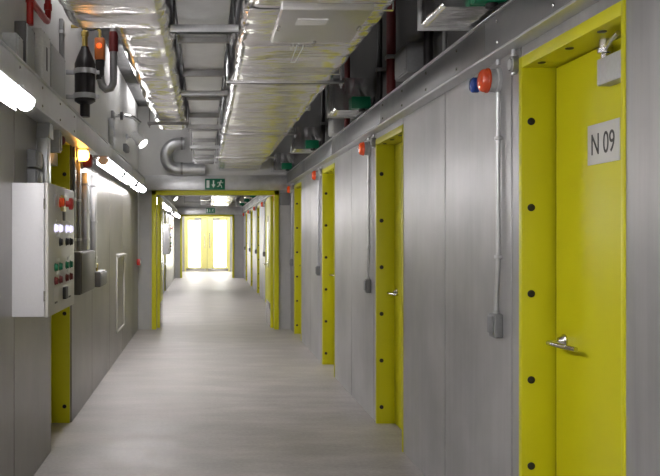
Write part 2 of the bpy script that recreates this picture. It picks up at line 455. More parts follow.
# ------------------------------------------------------------------ cable trunking
def trunking(name, xw, sgn, ya, yb, z0, z1, dep, label, mt='galv'):
    """steel trunking along a wall at x=xw, sticking out towards the corridor by dep"""
    root = empty(name, (xw-sgn*.0015, ya, z0))
    f = xw - sgn*dep
    L = yb-ya
    m = MB()
    n = max(1, round(L/2.4))
    for k in range(n):
        a, b = L*k/n, L*(k+1)/n
        m.box(-sgn*dep, 0, a+.001, b-.001, 0, z1-z0, .004, 2)
    m.build('channel', M[mt], root)
    MB().box(-sgn*(dep+.014), 0, 0, L, -.012, .0, .002).build('lower_lip', M['galv'], root)
    MB().box(-sgn*(dep+.016), -sgn*(dep-.02), 0, L, z1-z0, z1-z0+.008, .002).build('upper_lip', M['galv'], root)
    k = 0
    y = .2
    while y < L-.1 and k < 48:
        for zz in (.035, z1-z0-.035):
            MB().lathe((-sgn*dep, y, zz), (-sgn, 0, 0), [(0, .009), (.004, .009), (.007, .005)], 10).build('screw', M['steel'], root); k += 1
        y += .61
    return tag(root, label, 'cable trunking', 'steel cable trunking along the walls')
trunking('cable_trunking', XR, 1, Y_NEAR, Y_P1-.075, 2.41, 2.58, .068, 'long grey steel trunking above the near right-hand doors', 'galvshade')
trunking('cable_trunking', XR, 1, Y_P1+.13, Y_P2-.075, 2.41, 2.58, .068, 'grey steel trunking above the right-hand doors beyond the first portal', 'galvshade')
trunking('cable_trunking', XL, -1, Y_NEAR, Y_P1-.075, 2.31, 2.49, .11, 'long grey steel trunking carrying the lit tubes on the near left wall', 'galvl')
trunking('cable_trunking', XL, -1, Y_P1+.13, Y_P2-.075, 2.31, 2.49, .11, 'grey steel trunking on the left wall beyond the first portal', 'galvl')

# ------------------------------------------------------------------ batten lights
def make_batten(L, arms=True):
    root = empty('batten_light')
    b = MB().box(-.035, .035, 0, L, -.022, 0, .004).build('mounting_spine', M['white'], root)
    if arms:
        for ya in (.2, L-.24): MB().box(-.115, .03, ya, ya+.04, 0, .0215, .003).build('mounting_arm', M['galvl'], root)
    if arms: MB().prism([(-.034, -.004), (-.034, -.001), (-.060, -.030), (-.060, -.076), (-.057, -.076), (-.057, -.031)], 'y', .0, L).build('added_reflector', M['spotwhite'], root)  # added wall-side strip, keeps the tube from burning out the wall
    m = MB()
    prof = []
    for k in range(13):
        a = math.pi*k/12
        prof.append((.047*math.cos(a), -.030-.050*math.sin(a)))
    prof += [(-.047, -.022), (.047, -.022)]
    m.prism(prof, 'y', .03, L-.03)
    d = m.build('diffuser', M['tube'], root); d['label'] = 'glowing white diffuser'
    for ya, yb in ((0, .045), (L-.045, L)):
        MB().prism([(x*1.06, z*1.04 if z < -.03 else z) for x, z in prof], 'y', ya, yb).build('end_cap', M['lgrey'], root)
    return root
bat_u = [(-3.0, None), (-.6, None), (1.3, None), (3.74, 'lit tube light at the near left corner of the view, above the control cabinet'),
         (9.86, 'lit tube light on the left wall just past the orange beacon'),
         (12.0, 'lit tube light, middle of three past the beacon on the left wall'),
         (14.12, 'lit tube light above the red call point'),
         (17.8, 'first lit tube light past the first portal'), (20.0, 'second lit tube light past the first portal'), (22.2, 'third lit tube light past the first portal'),
         (24.2, 'fourth lit tube light past the first portal'), (29.5, 'lit tube light past the far left yellow door'), (31.7, 'next to last lit tube light before the far portal'), (33.9, 'last lit tube light before the far portal')]
bp = None
bat_y = [-7.2, -5.3, -3.4, -1.2, .7, 2.80, 7.43, 9.04, 10.76] + [14.4, 16.2, 18.0, 19.8, 24.3, 26.1, 27.9]  # tubes behind the viewpoint are added, unseen, for more light
bat_l = [None]*5 + [l for u, l in bat_u if l]
for yb0, lab in zip(bat_y, bat_l):
    if bp is None: bp = make_batten(1.47); o = bp
    else: o = copy_tree(bp)
    o.location = (-.925, yb0, 2.276)
    tag(o, lab or ('added unseen lit tube light on the left wall behind the viewpoint' if yb0 < -.5 else 'lit tube light on the left wall beside the viewpoint'), 'light', 'tube lights under the left trunking')
cbp = None  # added ceiling tubes out of view, lighting the camera-facing surfaces
for q in range(4):
    o = make_batten(1.47, False) if cbp is None else copy_tree(cbp)
    cbp = cbp or o
    o.location = (.16, -7.4+1.75*q, CEIL)
    tag(o, 'added unseen lit tube light on the ceiling behind the viewpoint', 'light', 'added ceiling tubes behind the viewpoint')
dim = None  # added fill tubes, hidden above the ducts, brightening the upper walls
for q, y in enumerate((2.2, 5.6, 9.2, 11.6)):
    if dim is None:
        dim = make_batten(1.47, False); dim.children
        for ch in dim.children:
            if ch.name.startswith('diffuser'): ch.data.materials.clear(); ch.data.materials.append(M['filltube'])
        o = dim
    else: o = copy_tree(dim)
    o.location = (-.87, y, CEIL)
    tag(o, 'added soft fill tube on the ceiling above the left foil ducts, %s from the near end' % ordn[q], 'light', 'added fill tubes above the left ducts')
# tubes added in the lobby beyond the far portal, brightening the end doors
for q, (x, lab) in enumerate(((-.65, 'first added lobby ceiling tube light from the left before the end doors'), (-.15, 'second added lobby ceiling tube light from the left before the end doors'),
               (.4, 'third added lobby ceiling tube light from the left before the end doors'), (.9, 'last added lobby ceiling tube light from the left before the end doors'))):
    for k in range(2):
        o = copy_tree(cbp); o.location = (x, Y_P2+.9+k*2.4, CEIL)
        tag(o, lab + (' (nearer)' if k == 0 else ' (farther)'), 'light', 'added lobby tube lights')
# ------------------------------------------------------------------ foil ducts
def rrect(x0, x1, z0, z1, r, n_s, n_c):
    """points round a rounded rectangle with outward normals"""
    pts = []
    def side(p, q, nx, nz, n):
        for i in range(n):
            t = i/n
            pts.append((p[0]+(q[0]-p[0])*t, p[1]+(q[1]-p[1])*t, nx, nz))
    def corner(cx, cz, a0):
        for i in range(n_c):
            a = math.radians(a0+90*i/n_c)
            pts.append((cx+r*math.cos(a), cz+r*math.sin(a), math.cos(a), math.sin(a)))
    side((x0+r, z0), (x1-r, z0), 0, -1, n_s); corner(x1-r, z0+r, -90)
    side((x1, z0+r), (x1, z1-r), 1, 0, n_s//2); corner(x1-r, z1-r, 0)
    side((x1-r, z1), (x0+r, z1), 0, 1, n_s//3); corner(x0+r, z1-r, 90)
    side((x0, z1-r), (x0, z0+r), -1, 0, n_s//2); corner(x0+r, z0+r, 180)
    return pts
def foil_duct(x0, x1, z0, z1, ya, yb, seed, amp=.012, strap=.62, step=.028, r=.06, n_s=22, flat=None):
    m = MB(); b = m.b
    prof = rrect(x0, x1, z0, z1, r, n_s, 5)
    ny = int((yb-ya)/step)
    rings = []
    creases = []
    rnd = random.Random(seed); y = ya
    while y < yb+.5:
        creases.append((y, rnd.uniform(.5, 1.1), rnd.uniform(-.10, .10), rnd.uniform(-.10, .10))); y += rnd.uniform(.12, .40)
    for i in range(ny+1):
        y = ya+(yb-ya)*i/ny
        ring = []
        for (x, z, nx, nz) in prof:
            tx = (x-x0)/(x1-x0)-.5
            d = 0.
            cs = [c[0]+c[2]*tx+c[3]*4*tx*tx + .02*noise.noise(Vector((x*6, c[0]*3, z*6+seed))) for c in creases]
            lo = None
            for k in range(len(cs)-1):
                if cs[k] <= y < cs[k+1]:
                    t = (y-cs[k])/max(.02, cs[k+1]-cs[k]); L = min(1., (cs[k+1]-cs[k])/.3)
                    d = amp*1.25*creases[k][1]*L*max(0., math.sin(math.pi*min(1, t)))**.55; break
            d += amp*.7*noise.noise(Vector((x*3.2+seed, y*4.5, z*3.2))) + amp*.14*noise.noise(Vector((x*11, y*17+seed, z*11)))
            e = min(1., min(y-ya, yb-y)/.05+.25)
            d = max(-.6*amp, d)
            if flat and nz < -.9 and flat[0] < y < flat[1]: d *= .3
            ring.append(b.verts.new((x+nx*d*e, y, z+nz*d*e)))
        rings.append(ring)
    n = len(prof)
    for i in range(ny):
        for k in range(n):
            b.faces.new((rings[i][k], rings[i][(k+1) % n], rings[i+1][(k+1) % n], rings[i+1][k]))
    b.faces.new(rings[0][::-1]); b.faces.new(rings[-1])
    return m
def strap_mesh(m, x0, x1, z0, z1, y, w=.05, t=.004, out=.013):
    X0, X1, Z0, Z1 = x0-out, x1+out, z0-out, z1+out
    m.box(X0, X1, y, y+w, Z0-t, Z0); m.box(X0, X1, y, y+w, Z1, Z1+t)
    m.box(X0-t, X0, y, y+w, Z0-t, Z1+t); m.box(X1, X1+t, y, y+w, Z0-t, Z1+t)

# big right-hand duct
DX0, DX1, DZ0, DZ1 = .195, .890, 2.635, 3.08
def big_duct(ya, yb, seed, label, hatch):
    d = foil_duct(DX0, DX1, DZ0, DZ1, ya, yb, seed, amp=.014, flat=(U(4.62), U(5.62)) if hatch else None).build('foil_duct', M['foil'])
    tag(d, label, 'duct', 'foil wrapped air ducts')
    tp = MB(); k = 0; y = ya+.3
    while y < yb-.2:
        s = MB(); strap_mesh(s, DX0, DX1, DZ0, DZ1, y, .028, .002, .007); s.build('foil_tape', M['foil'], d); y += 1.55
    if hatch:
        yh0, yh1 = U(4.72), U(5.52)
        m = MB().box(.36, .80, yh0, yh1, DZ0-.020, DZ0+.01, .010, 3)
        h = m.build('access_hatch', M['hatchfoil'], d)
        MB().box(.455, .605, U(4.90), U(5.03), DZ0-.025, DZ0-.0195).build('label_plate', M['spotwhite'], h, smooth=False)
        for x, y in ((.375, U(5.1)), (.785, U(5.1)), (.60, U(5.49))):
            MB().box(x-.008, x+.008, y-.03, y+.03, DZ0-.034, DZ0-.019, .003).build('catch', M['steel'], h)
        m = MB().tube([(.50, U(5.45), DZ0-.045), (.50, U(5.48), DZ0-.055), (.505, U(5.9), DZ0-.060), (.53, U(5.9), DZ0-.060), (.535, U(5.48), DZ0-.055), (.535, U(5.45), DZ0-.045)], .0025, 6)
        m.build('cable_tie', M['signwhite'], h)
    return d
big_duct(.5, Y_P1-.002, 3, 'big foil wrapped duct with the access hatch, right of the middle overhead', True)
big_duct(Y_P1+.125, Y_P2-.002, 11, 'big foil wrapped duct beyond the first portal, under the ceiling', False)

# left foil ducts
d = foil_duct(-.675, -.197, 2.61, 2.98, 1.0, U(5.08), 21, amp=.016).build('foil_duct', M['foil'])
tag(d, 'wide foil wrapped duct at the top left, nearest the viewpoint', 'duct', 'foil wrapped air ducts')
d = foil_duct(-.475, -.197, 2.635, 2.95, U(5.08)+.03, U(10.2), 31, amp=.017, strap=.5).build('foil_duct', M['foil'])
tag(d, 'narrow crumpled foil duct left of the galvanised duct', 'duct', 'foil wrapped air ducts')
d = foil_duct(-.60, -.27, 2.66, 2.93, Y_P1+.125, U(27), 41, amp=.014).build('foil_duct', M['foil'])
tag(d, 'foil duct on the left side beyond the first portal', 'duct', 'foil wrapped air ducts')

# galvanised duct in the middle
def galv_duct(ya, yb, label):
    root = empty('galvanised_duct', (0, ya, 2.70)); L = yb-ya
    y = 0.; k = 0; seg = 1.01
    fl = []
    while y < L-.05:
        e = min(L, y+seg)
        dz = (0, .018, .006, .022)[k % 4]
        m = MB().box(-.146, .128, y+.004, e-.004, dz, .25, .006)
        # shallow cross break pressed into the underside
        m.prism([(-.14, dz), (.116, dz), (-.012, dz-.010)], 'y', y+.12, e-.12)
        m.build('duct_length', M['galv'], root)
        if y > 0:
            MB().box(-.157, .139, y-.022, y+.022, -.022, .27, .003).build('flange', M['galvd'], root)
        y = e; k += 1
    return tag(root, label, 'duct', 'galvanised rectangular ducts')
galv_duct(U(5.84)-5.05, Y_P1-.35, 'plain galvanised rectangular duct between the two foil ducts')
galv_duct(Y_P1+.125, Y_P2-.01, 'plain galvanised rectangular duct beyond the first portal')

# U-shaped spiral pipe above the beam
root = empty('spiral_duct', (-.1, Y_P1-.115, 2.657))
yy = 0.
cx, czm, rr = -.335, (3.05-2.635)/2, (3.05-2.635)/2
pts = []
for k in range(12): pts.append((.10-(.10-cx)*k/12., yy, 0.))
for k in range(25):
    a = math.radians(-90-180*k/24); pts.append((cx+rr*1.0*math.cos(a), yy, czm+rr*math.sin(a)))
for k in range(1, 6): pts.append((cx+(.10)*k/5., yy, 2*czm))
P2 = []
for a, b in zip(pts[:-1], pts[1:]):
    P2 += [a, tuple((Vector(a)+Vector(b))/2)]
P2.append(pts[-1])
MB().tube(P2, .098, 22, .0035, 1).build('pipe_bend', M['galv'], root)
for p, ax in (((-.30, yy, 0), (1, 0, 0)), ((-.30, yy, 2*czm), (1, 0, 0))): MB().lathe(p, ax, [(0, .106), (.035, .106)], 22).build('collar', M['galvd'], root)
tag(root, 'U-shaped spiral ventilation pipe resting on the beam over the first portal', 'pipe')
root = empty('spiral_duct', (.0, U(26.5), 2.60))
MB().tube([(-.13, 0, 0), (-.02, 0, 0), (.05, .02, 0), (.1, .1, 0), (.11, .25, 0)], .07, 18).build('pipe_bend', M['galv'], root)
MB().lathe((-.145, 0, 0), (1, 0, 0), [(0, .078), (.03, .078)], 18).build('end_collar', M['galvd'], root)  # plain collar on the pipe end; no hanger holds it
tag(root, 'short curved ventilation pipe overhead beyond the first portal', 'pipe')

# trapeze hangers: strut under a duct, rods up to the ceiling
def make_hanger(x0, x1, ztop, y, label, name='trapeze_hanger', h=.041, w=.041, mat='galv', grp='duct hangers'):
    root = empty(name, ((x0+x1)/2, y, ztop)); hw = (x1-x0)/2
    m = MB().box(-hw, hw, -w/2, w/2, -h, 0, .003).box(-hw, hw, -w/2-.004, w/2+.004, -h, -h+.006, .002)
    m.build('strut', M[mat], root)
    for s in (-1, 1):
        x = s*(hw-.02)
        m = MB().cyl((x, 0, -h-.03), (x, 0, CEIL-ztop), .006, n=8).cyl((x, 0, -h-.012), (x, 0, -h), .014, n=6)
        m.build('rod', M['galvd'], root)
    return tag(root, label, 'hanger', grp)
for i, u in enumerate((5.35, 7.75, 10.1, 12.4, 14.6)):
    lab = ['broad steel strut under the galvanised duct, nearest of its row', 'second steel strut under the galvanised duct', 'third steel strut under the galvanised duct',
           'fourth steel strut under the galvanised duct', 'last steel strut under the galvanised duct before the first portal'][i]
    make_hanger(-.186, .179, 2.675, U(u), lab, w=.06 if i == 0 else .041)
for i, u in enumerate((2.9, 6.84, 10.3, 13.4)):
    lab = ['steel strut under the big foil duct, just overhead', 'steel strut under the big foil duct, just past its access hatch', 'third steel strut under the big foil duct', 'last steel strut under the big foil duct before the first portal'][i]
    make_hanger(DX0-.052, DX1+.06, DZ0-.022, U(u), lab, h=.022, mat='foil')
for i, u in enumerate((21, 26, 31)):
    make_hanger(-.65, DX1+.06, DZ0-.022, U(u), '%s strut spanning all ducts beyond the first portal' % ordn[i], h=.022, mat='galvd')
for i, u in enumerate((3.2,)):
    make_hanger(-.735, -.148, 2.585, U(u), ['steel strut under the wide left foil duct, just overhead', 'steel strut under the far end of the wide left foil duct'][i], h=.03)
for i, u in enumerate((9.3,)):
    make_hanger(-.535, -.148, 2.612, U(u), 'steel strut under the crumpled end of the narrow left foil duct', h=.025, mat='galvd')

# ------------------------------------------------------------------ damper boxes above the right trunking
def make_damper():
    """local origin at wall plane, far bottom edge; box sticks out to x=-.32"""
    root = empty('damper_box')
    x0, x1 = -.325, -.001
    b = foil_duct(x0, x1, 0, .27, -.40, 0, 51, amp=.008, strap=.4, step=.02, r=.02, n_s=10).build('foil_box', M['foil'], root)
    MB().box(x0-.012, x1, -.012, .012, -.010, .285, .003).build('flange', M['lgrey'], root)
    MB().box(-.20, -.04, -.462, -.402, .005, .105, .006).build('actuator', M['green'], root)
    MB().lathe((-.11, -.43, -.018), (0, 0, 1), [(0, .022), (.004, .028), (.023, .028)], 16).build('cable_gland', M['black'], root)
    pts = [(-.11, -.43, -.010), (-.108, -.44, -.018), (-.10, -.47, -.018), (-.07, -.50, -.010), (-.04, -.505, .02), (-.02, -.49, .06), (-.012, -.45, .10)]
    MB().tube(pts, .006, 8).build('cable', M['black'], root)
    MB().tube([(-.31, -.2, .25), (-.33, -.2, .4), (-.33, -.2, CEIL-2.608)], .006, 6).build('rod', M['galvd'], root)
    return root
dp = None
dlabs = ['foil damper box with green actuator above the N 09 door', 'second damper box with green actuator above the right trunking', 'third damper box with green actuator above the right trunking', 'fourth damper box, just before the first portal']
for i in range(9):
    y = U(5.1+3.79*i)
    if i == 3 or y < Y_P1-.3:
        lab = dlabs[i] if i < 4 else None
    if y > Y_P1-.1 and y < Y_P1+.7: continue
    if y > Y_P2-.3: continue
    if i >= 4 or y > Y_P1: lab = 'foil damper box with green actuator, %s beyond the first portal' % ordn[i-3]
    if dp is None: dp = make_damper(); o = dp
    else: o = copy_tree(dp)
    o.location = (XR-.0005, y, 2.608)
    tag(o, lab, 'damper', 'damper boxes above the right trunking')

# grey control boxes, pipes between the dampers
def simple_box_thing(name, x0, x1, y0, y1, z0, z1, mat, lidmat, lid_axis, label, cat, group=None, bev=.006):
    """a wall box: body and a lid on the corridor side"""
    o = Vector(((x0+x1)/2, (y0+y1)/2, z0)); root = empty(name, o)
    MB().box(x0-o.x, x1-o.x, y0-o.y, y1-o.y, 0, z1-z0, bev).build('body', M[mat], root)
    s = lid_axis
    xf = (x1 if s > 0 else x0)-o.x
    g = .012 if (y1-y0) > .06 else .004
    l = MB().box(xf-s*.001, xf+s*.008, y0-o.y+g, y1-o.y-g, g, z1-z0-g, .003)
    l = l.build('lid', M[lidmat], root)
    sc = MB()
    for yy in (y0-o.y+.025, y1-o.y-.025):
        for zz in (.025, z1-z0-.025): sc.cyl((xf+s*.008, yy, zz), (xf+s*.010, yy, zz), .005, n=8)
    sc.build('lid_screws', M['steel'], root)
    return tag(root, label, cat, group)
simple_box_thing('control_box', 1.285, XR+.001, U(6.35), U(6.75), 2.59, 2.78, 'grey', 'grey', -1, 'plain grey box on top of the right trunking, between the first two dampers', 'box')
simple_box_thing('control_box', 1.30, XR+.001, U(10.1), U(10.5), 2.59, 2.78, 'lgrey', 'lgrey', -1, 'small grey box on the right trunking just past the second damper', 'box')
def drop_pipe(u, mat, label, r=.022):
    x = XR-r-.03; zlow = 2.589
    root = empty('riser_pipe', (x, U(u), zlow))
    MB().tube([(0, 0, 0), (0, 0, CEIL-zlow)], r, 14).build('pipe', M[mat], root)
    for zz in (.25, .75): MB().box(-r-.004, XR-x+.001, -r-.004, r+.004, zz, zz+.03, .004).build('pipe_clamp', M['galvd'], root)
    return tag(root, label, 'pipe', 'riser pipes above the right trunking')
drop_pipe(5.75, 'galvd', 'thin grey riser pipe just past the first damper box', .014)
drop_pipe(6.1, 'blackpipe', 'black riser pipe between the thin grey pipe and the grey box', .03)
drop_pipe(7.3, 'darkred', 'dark red riser pipe behind the big foil duct, just past the grey box', .034)
drop_pipe(7.85, 'blackpipe', 'black riser pipe next past the dark red one')
drop_pipe(9.6, 'darkred', 'dark red riser pipe past the second damper box', .028)
drop_pipe(11.6, 'blackpipe', 'black riser pipe between the second and third damper boxes')
# ------------------------------------------------------------------ beacons, junctions, conduits, socket boxes on the right wall
def make_beacon(om='orange', blue=True):
    """local origin on wall plane, pointing -x; orange lamp with the blue one further along (+y)"""
    root = empty('beacon_lamp')
    MB().lathe((.001, 0, 0), (-1, 0, 0), [(0, .062), (.018, .062), (.022, .058), (.022, .056), (.050, .056), (.054, .052)], 28).build('base', M['lgrey'], root)
    MB().lathe((-.053, 0, 0), (-1, 0, 0), [(0, .060), (.008, .060), (.010, .057), (.026, .055), (.036, .047), (.042, .034), (.044, .014)], 28).build('orange_lens', M[om], root)
    if not blue: return root
    MB().lathe((.001, .12, .0), (-1, 0, 0), [(0, .034), (.061, .034)], 20).build('blue_base', M['grey'], root)
    MB().lathe((-.06, .12, 0), (-1, 0, 0), [(0, .039), (.026, .039), (.036, .031), (.040, .012)], 20).build('blue_lens', M['blue'], root)
    return root
def make_junction():
    root = empty('junction_box')
    MB().lathe((.001, 0, 0), (-1, 0, 0), [(0, .038), (.030, .038), (.034, .034), (.034, .029), (.030, .026)], 24).build('body', M['galvd'], root)
    MB().lathe((-.0305, 0, 0), (-1, 0, 0), [(0, .0255), (.006, .0255), (.010, .018)], 20).build('lid', M['lgrey'], root)
    MB().lathe((-.016, 0, .030), (0, 0, 1), [(0, .015), (.014, .015), (.016, .011), (.036, .011)], 12).build('conduit_spout', M['galv'], root)
    MB().cyl((-.016, 0, -.048), (-.016, 0, -.030), .013, n=12).build('plug', M['galv'], root)
    return root
def make_conduit():
    """from the beacon down to the socket box; local origin at wall plane, z absolute"""
    root = empty('conduit_pipe')
    MB().tube([(-.016, 0, 2.240), (-.016, 0, 1.45), (-.016, .004, 1.38), (-.018, .014, 1.30), (-.020, .018, 1.24), (-.020, .018, 1.19)], .0105, 12).build('conduit', M['galv'], root)
    MB().tube([(-.016, 0, 2.396), (-.016, 0, 2.37)], .0105, 12).build('conduit', M['galv'], root)
    for z in (2.02, 1.45):
        m = MB().box(-.030, .001, -.017, .017, z-.009, z+.009, .004)
        m.build('clip', M['galv'], root)
    return root
def make_socket():
    root = empty('socket_box')
    MB().box(-.042, .001, -.042, .042, -.065, .052, .008, 3).build('body', M['grey'], root)
    MB().box(-.052, -.042, -.036, .036, -.045, .040, .005).build('flap', M['grey'], root)
    MB().cyl((-.020, 0, .05), (-.020, 0, .066), .015, n=12).build('conduit_entry', M['lgrey'], root)
    return root
pb = pj = pc = ps = None
k = 0
for i, y in enumerate(right_far):
    yb_ = y + U(.22)
    j9 = [j for j, q in enumerate(right_far) if abs(q-U(4.514)) < .01][0]
    if y < 2.9: where = 'beside the viewpoint'
    elif i == j9: where = 'beside the N 09 door'
    else: where = 'by the %s right-hand door after N 09' % ordn[i-j9-1]
    for fn, nm in ((make_beacon, 'b'), (make_junction, 'j'), (make_conduit, 'c'), (make_socket, 's')):
        pr = {'b': pb, 'j': pj, 'c': pc, 's': ps}[nm]
        o = copy_tree(pr) if pr else fn()
        if nm == 'b' and i == j9 + 1: o2 = o; o = make_beacon('orangeglow', False); [bpy.data.objects.remove(q) for q in list(o2.children)+[o2]]; pb = o
        if nm == 'b':
            pb = o if i == j9 + 1 else (pr or o); o.location = (XR-.0, yb_+.09, 2.303)
            tag(o, ('orange beacon lamp with a blue lamp %s' if i <= j9 else 'orange beacon lamp %s') % where, 'beacon', 'orange beacons on the right wall')
        elif nm == 'j':
            pj = pr or o; o.location = (XR, y+.034, 2.332)
            tag(o, 'round steel junction box %s' % where, 'junction box', 'round junction boxes on the right wall')
        elif nm == 'c':
            pc = pr or o; o.location = (XR, yb_+.052, 0)
            tag(o, 'thin steel conduit down the wall %s' % where, 'conduit', 'steel conduits on the right wall')
        else:
            ps = pr or o; o.location = (XR, yb_+.07, 1.126)
            tag(o, 'grey socket box at the conduit end %s' % where, 'socket', 'grey socket boxes on the right wall')
# lift the wall-hugging conduit clear of the beacon base
# ------------------------------------------------------------------ exit signs
def make_sign():
    root = empty('exit_sign')
    MB().box(-.165, .165, -.028, 0, -.09, .09, .005).build('panel', M['signgreen'], root)
    y0, y1 = -.0295, -.0275
    def part(name, fn):
        m = MB(); fn(m); m.build(name, M['signwhite'], root, smooth=False)
    part('door_symbol', lambda m: m.box(-.140, -.092, y0, y1, -.062, .062))
    def arrow(m):
        m.box(-.036, -.014, y0, y1, -.01, .062); m.prism([(-.058, -.005), (.008, -.005), (-.025, -.062)], 'y', y0, y1)
    part('arrow_symbol', arrow)
    def man(m):
        m.lathe((.098, y1, .052), (0, -1, 0), [(0, .013), (.002, .013)], 14)
        def limb(a, b, w):
            a, b = Vector(a), Vector(b); d = (b-a).normalized(); n = Vector((-d.y, d.x))*w/2
            m.prism([tuple(a+n), tuple(b+n), tuple(b-n), tuple(a-n)], 'y', y0, y1)
        limb((.086, .036), (.074, -.008), .026)
        limb((.088, .034), (.122, .022), .011); limb((.122, .022), (.134, .036), .010)
        limb((.084, .032), (.052, .030), .011); limb((.052, .030), (.040, .012), .010)
        limb((.078, -.004), (.104, -.028), .014); limb((.104, -.028), (.112, -.062), .012)
        limb((.074, -.004), (.062, -.034), .014); limb((.062, -.034), (.034, -.042), .012)
    part('running_figure', man)
    return root
s1 = make_sign(); s1.location = (.165, Y_P1-.0705, 2.405); tag(s1, 'green exit sign with running figure on the beam over the first portal', 'sign')
s2 = copy_tree(s1); s2.location = (.20, Y_P2-.0705, 2.485); tag(s2, 'small green exit sign far off, on the beam over the second portal', 'sign')

# ------------------------------------------------------------------ control cabinets
def make_cabinet(simple_=False):
    """local: origin at near bottom corner on the wall; x 0..D out from the wall, y along, z up"""
    root = empty('control_cabinet')
    D, L, H = .210, .93, .77
    MB().box(0, D-.024, 0, L, 0, H, .004).build('body', M['white'], root)
    dr = MB().box(D-.021, D, -.002, L+.002, -.002, H+.002, .005).build('door', M['offwhite'], root)
    xf = D
    def px(py): return xf
    # (fraction along, fraction up)
    def at(fy, fz): return fy*L, fz*H
    def knob(name, mat, fy, fz, r, dep, label=None):
        y, z = at(fy, fz)
        o = MB().lathe((xf, y, z), (1, 0, 0), [(0, r*1.2), (.006, r*1.2), (.007, r), (dep-.004, r), (dep, r*.8)], 18).build(name, M[mat], dr)
        if label: o['label'] = label
    def tagp(fy, fz, w, h, mat, name='tag_plate', t=.003):
        y, z = at(fy, fz)
        MB().box(xf-.001, xf+t, y-w/2, y+w/2, z-h/2, z+h/2, .001).build(name, M[mat], dr)
    tagp(.22, .885, .075, .07, 'white'); 
    y, z = at(.50, .87)
    MB().box(xf, xf+.010, y-.075, y+.075, z-.05, z+.05, .004).build('switch_plate', M['brass'], dr)['label'] = 'yellow emergency stop backing plate'
    MB().lathe((xf+.010, y+.09-.02, z), (1, 0, 0), [(0, .02), (.02, .02), (.022, .038), (.04, .038), (.048, .028)], 20).build('emergency_stop', M['red'], dr)['label'] = 'red mushroom stop button'
    knob('indicator_lamp', 'orange', .40, .875, .028, .03, 'orange button')
    tagp(.55, .775, .09, .07, 'black', 'display')
    for fz, mat, nm, lab in ((.665, 'lamplit', 'indicator_lamp', 'lit white lamp'), (.555, 'black', 'push_button', 'black push button'), (.36, 'green', 'push_button', 'green push button'), (.255, 'darkred', 'push_button', 'dark red push button')):
        for c in range(2):
            f0 = .24+.42*c
            for q in range(2):
                if nm == 'push_button' and fz == .555 and c == 0 and q == 0: continue
                knob(nm, mat, f0+.17*q-.02, fz, .021, .020, lab)
            tagp(f0+.08, fz+.055, .11, .018, 'plate')
    MB().box(xf, xf+.002, .16*L, .84*L, .05*H, .20*H, .001).build('legend_plate', M['offwhite'], dr)
    tagp(.55, .135, .10, .075, 'black', 'rotary_switch', .02)
    for f in (.25, .78): tagp(f, .085, .09, .012, 'ink'); 
    for zz in (.12, .65): MB().cyl((D-.022, -.004, zz-.03), (D-.022, -.004, zz+.03), .006, n=8).build('hinge', M['steel'], root)
    return root
c1 = make_cabinet(); c1.location = (XL-.001, U(5.736), 1.085)
tag(c1, 'white control cabinet with rows of buttons on the near left wall', 'cabinet', 'wall control cabinets')
c2 = copy_tree(c1); c2.location = (XL-.001, U(25.4), 1.085)
tag(c2, 'white control cabinet on the left wall beyond the first portal', 'cabinet', 'wall control cabinets')

# ------------------------------------------------------------------ left wall fittings
def PL(x, y, X):
    Y = X*F/(x-VX); return Y, CAMZ+(VY-y)*Y/F
# steel upright trunk in front of the left door, bent head
root = empty('trunking_upright', (XL-.001, U(6.65), 1.808))
m = MB().box(0, .07, -.06, .06, .07, .41, .004)
m.build('channel', M['galv'], root)
m = MB().prism([(-.075, .39), (.075, .39), (.06, .487), (-.05, .487)], 'x', 0, .086); m.build('head_piece', M['galv'], root)
tag(root, 'bright steel trunking upright descending behind the near control cabinet', 'cable trunking')
simple_box_thing('junction_box', XL-.001, XL+.055, U(6.22), U(6.45), 1.98, 2.09, 'grey', 'grey', 1, 'upper of two small grey boxes above the near control cabinet', 'junction box', 'small grey boxes above the cabinet')
simple_box_thing('junction_box', XL-.001, XL+.055, U(6.22), U(6.45), 1.86, 1.97, 'grey', 'grey', 1, 'lower of two small grey boxes above the near control cabinet', 'junction box', 'small grey boxes above the cabinet')
# sounder hung at the door head
simple_box_thing('sounder_box', XL-.001, XL+.085, U(7.03), U(7.12), 2.14, 2.2965, 'lgrey', 'lgrey', 1, 'grey box under the left trunking at the door head', 'box')
def wall_beacon(loc, mat, label, r=.05, dep=.10, lit=None):
    root = empty('beacon_lamp', loc)
    MB().lathe((0, 0, 0), (1, 0, 0), [(0, r*1.15), (.03, r*1.15), (.034, r*1.05)], 24).build('base', M['grey'], root)
    MB().lathe((.034, 0, 0), (1, 0, 0), [(0, r), (dep-.06, r), (dep-.045, r*.85), (dep-.034, r*.4)], 24).build('lens', M[mat], root)
    return tag(root, label, 'beacon')
wall_beacon((XL-.001, U(7.22), 2.24), 'darkred', 'dark red beacon beside the grey box at the left door head', .035, .10)
wall_beacon((XL-.001, U(8.51), 2.236), 'orangelit', 'glowing orange beacon past the left door', .048, .12)
wall_beacon((XL-.001, U(8.86), 2.215), 'darkred', 'dark red sounder below the left trunking, beside the glowing beacon', .062, .115)
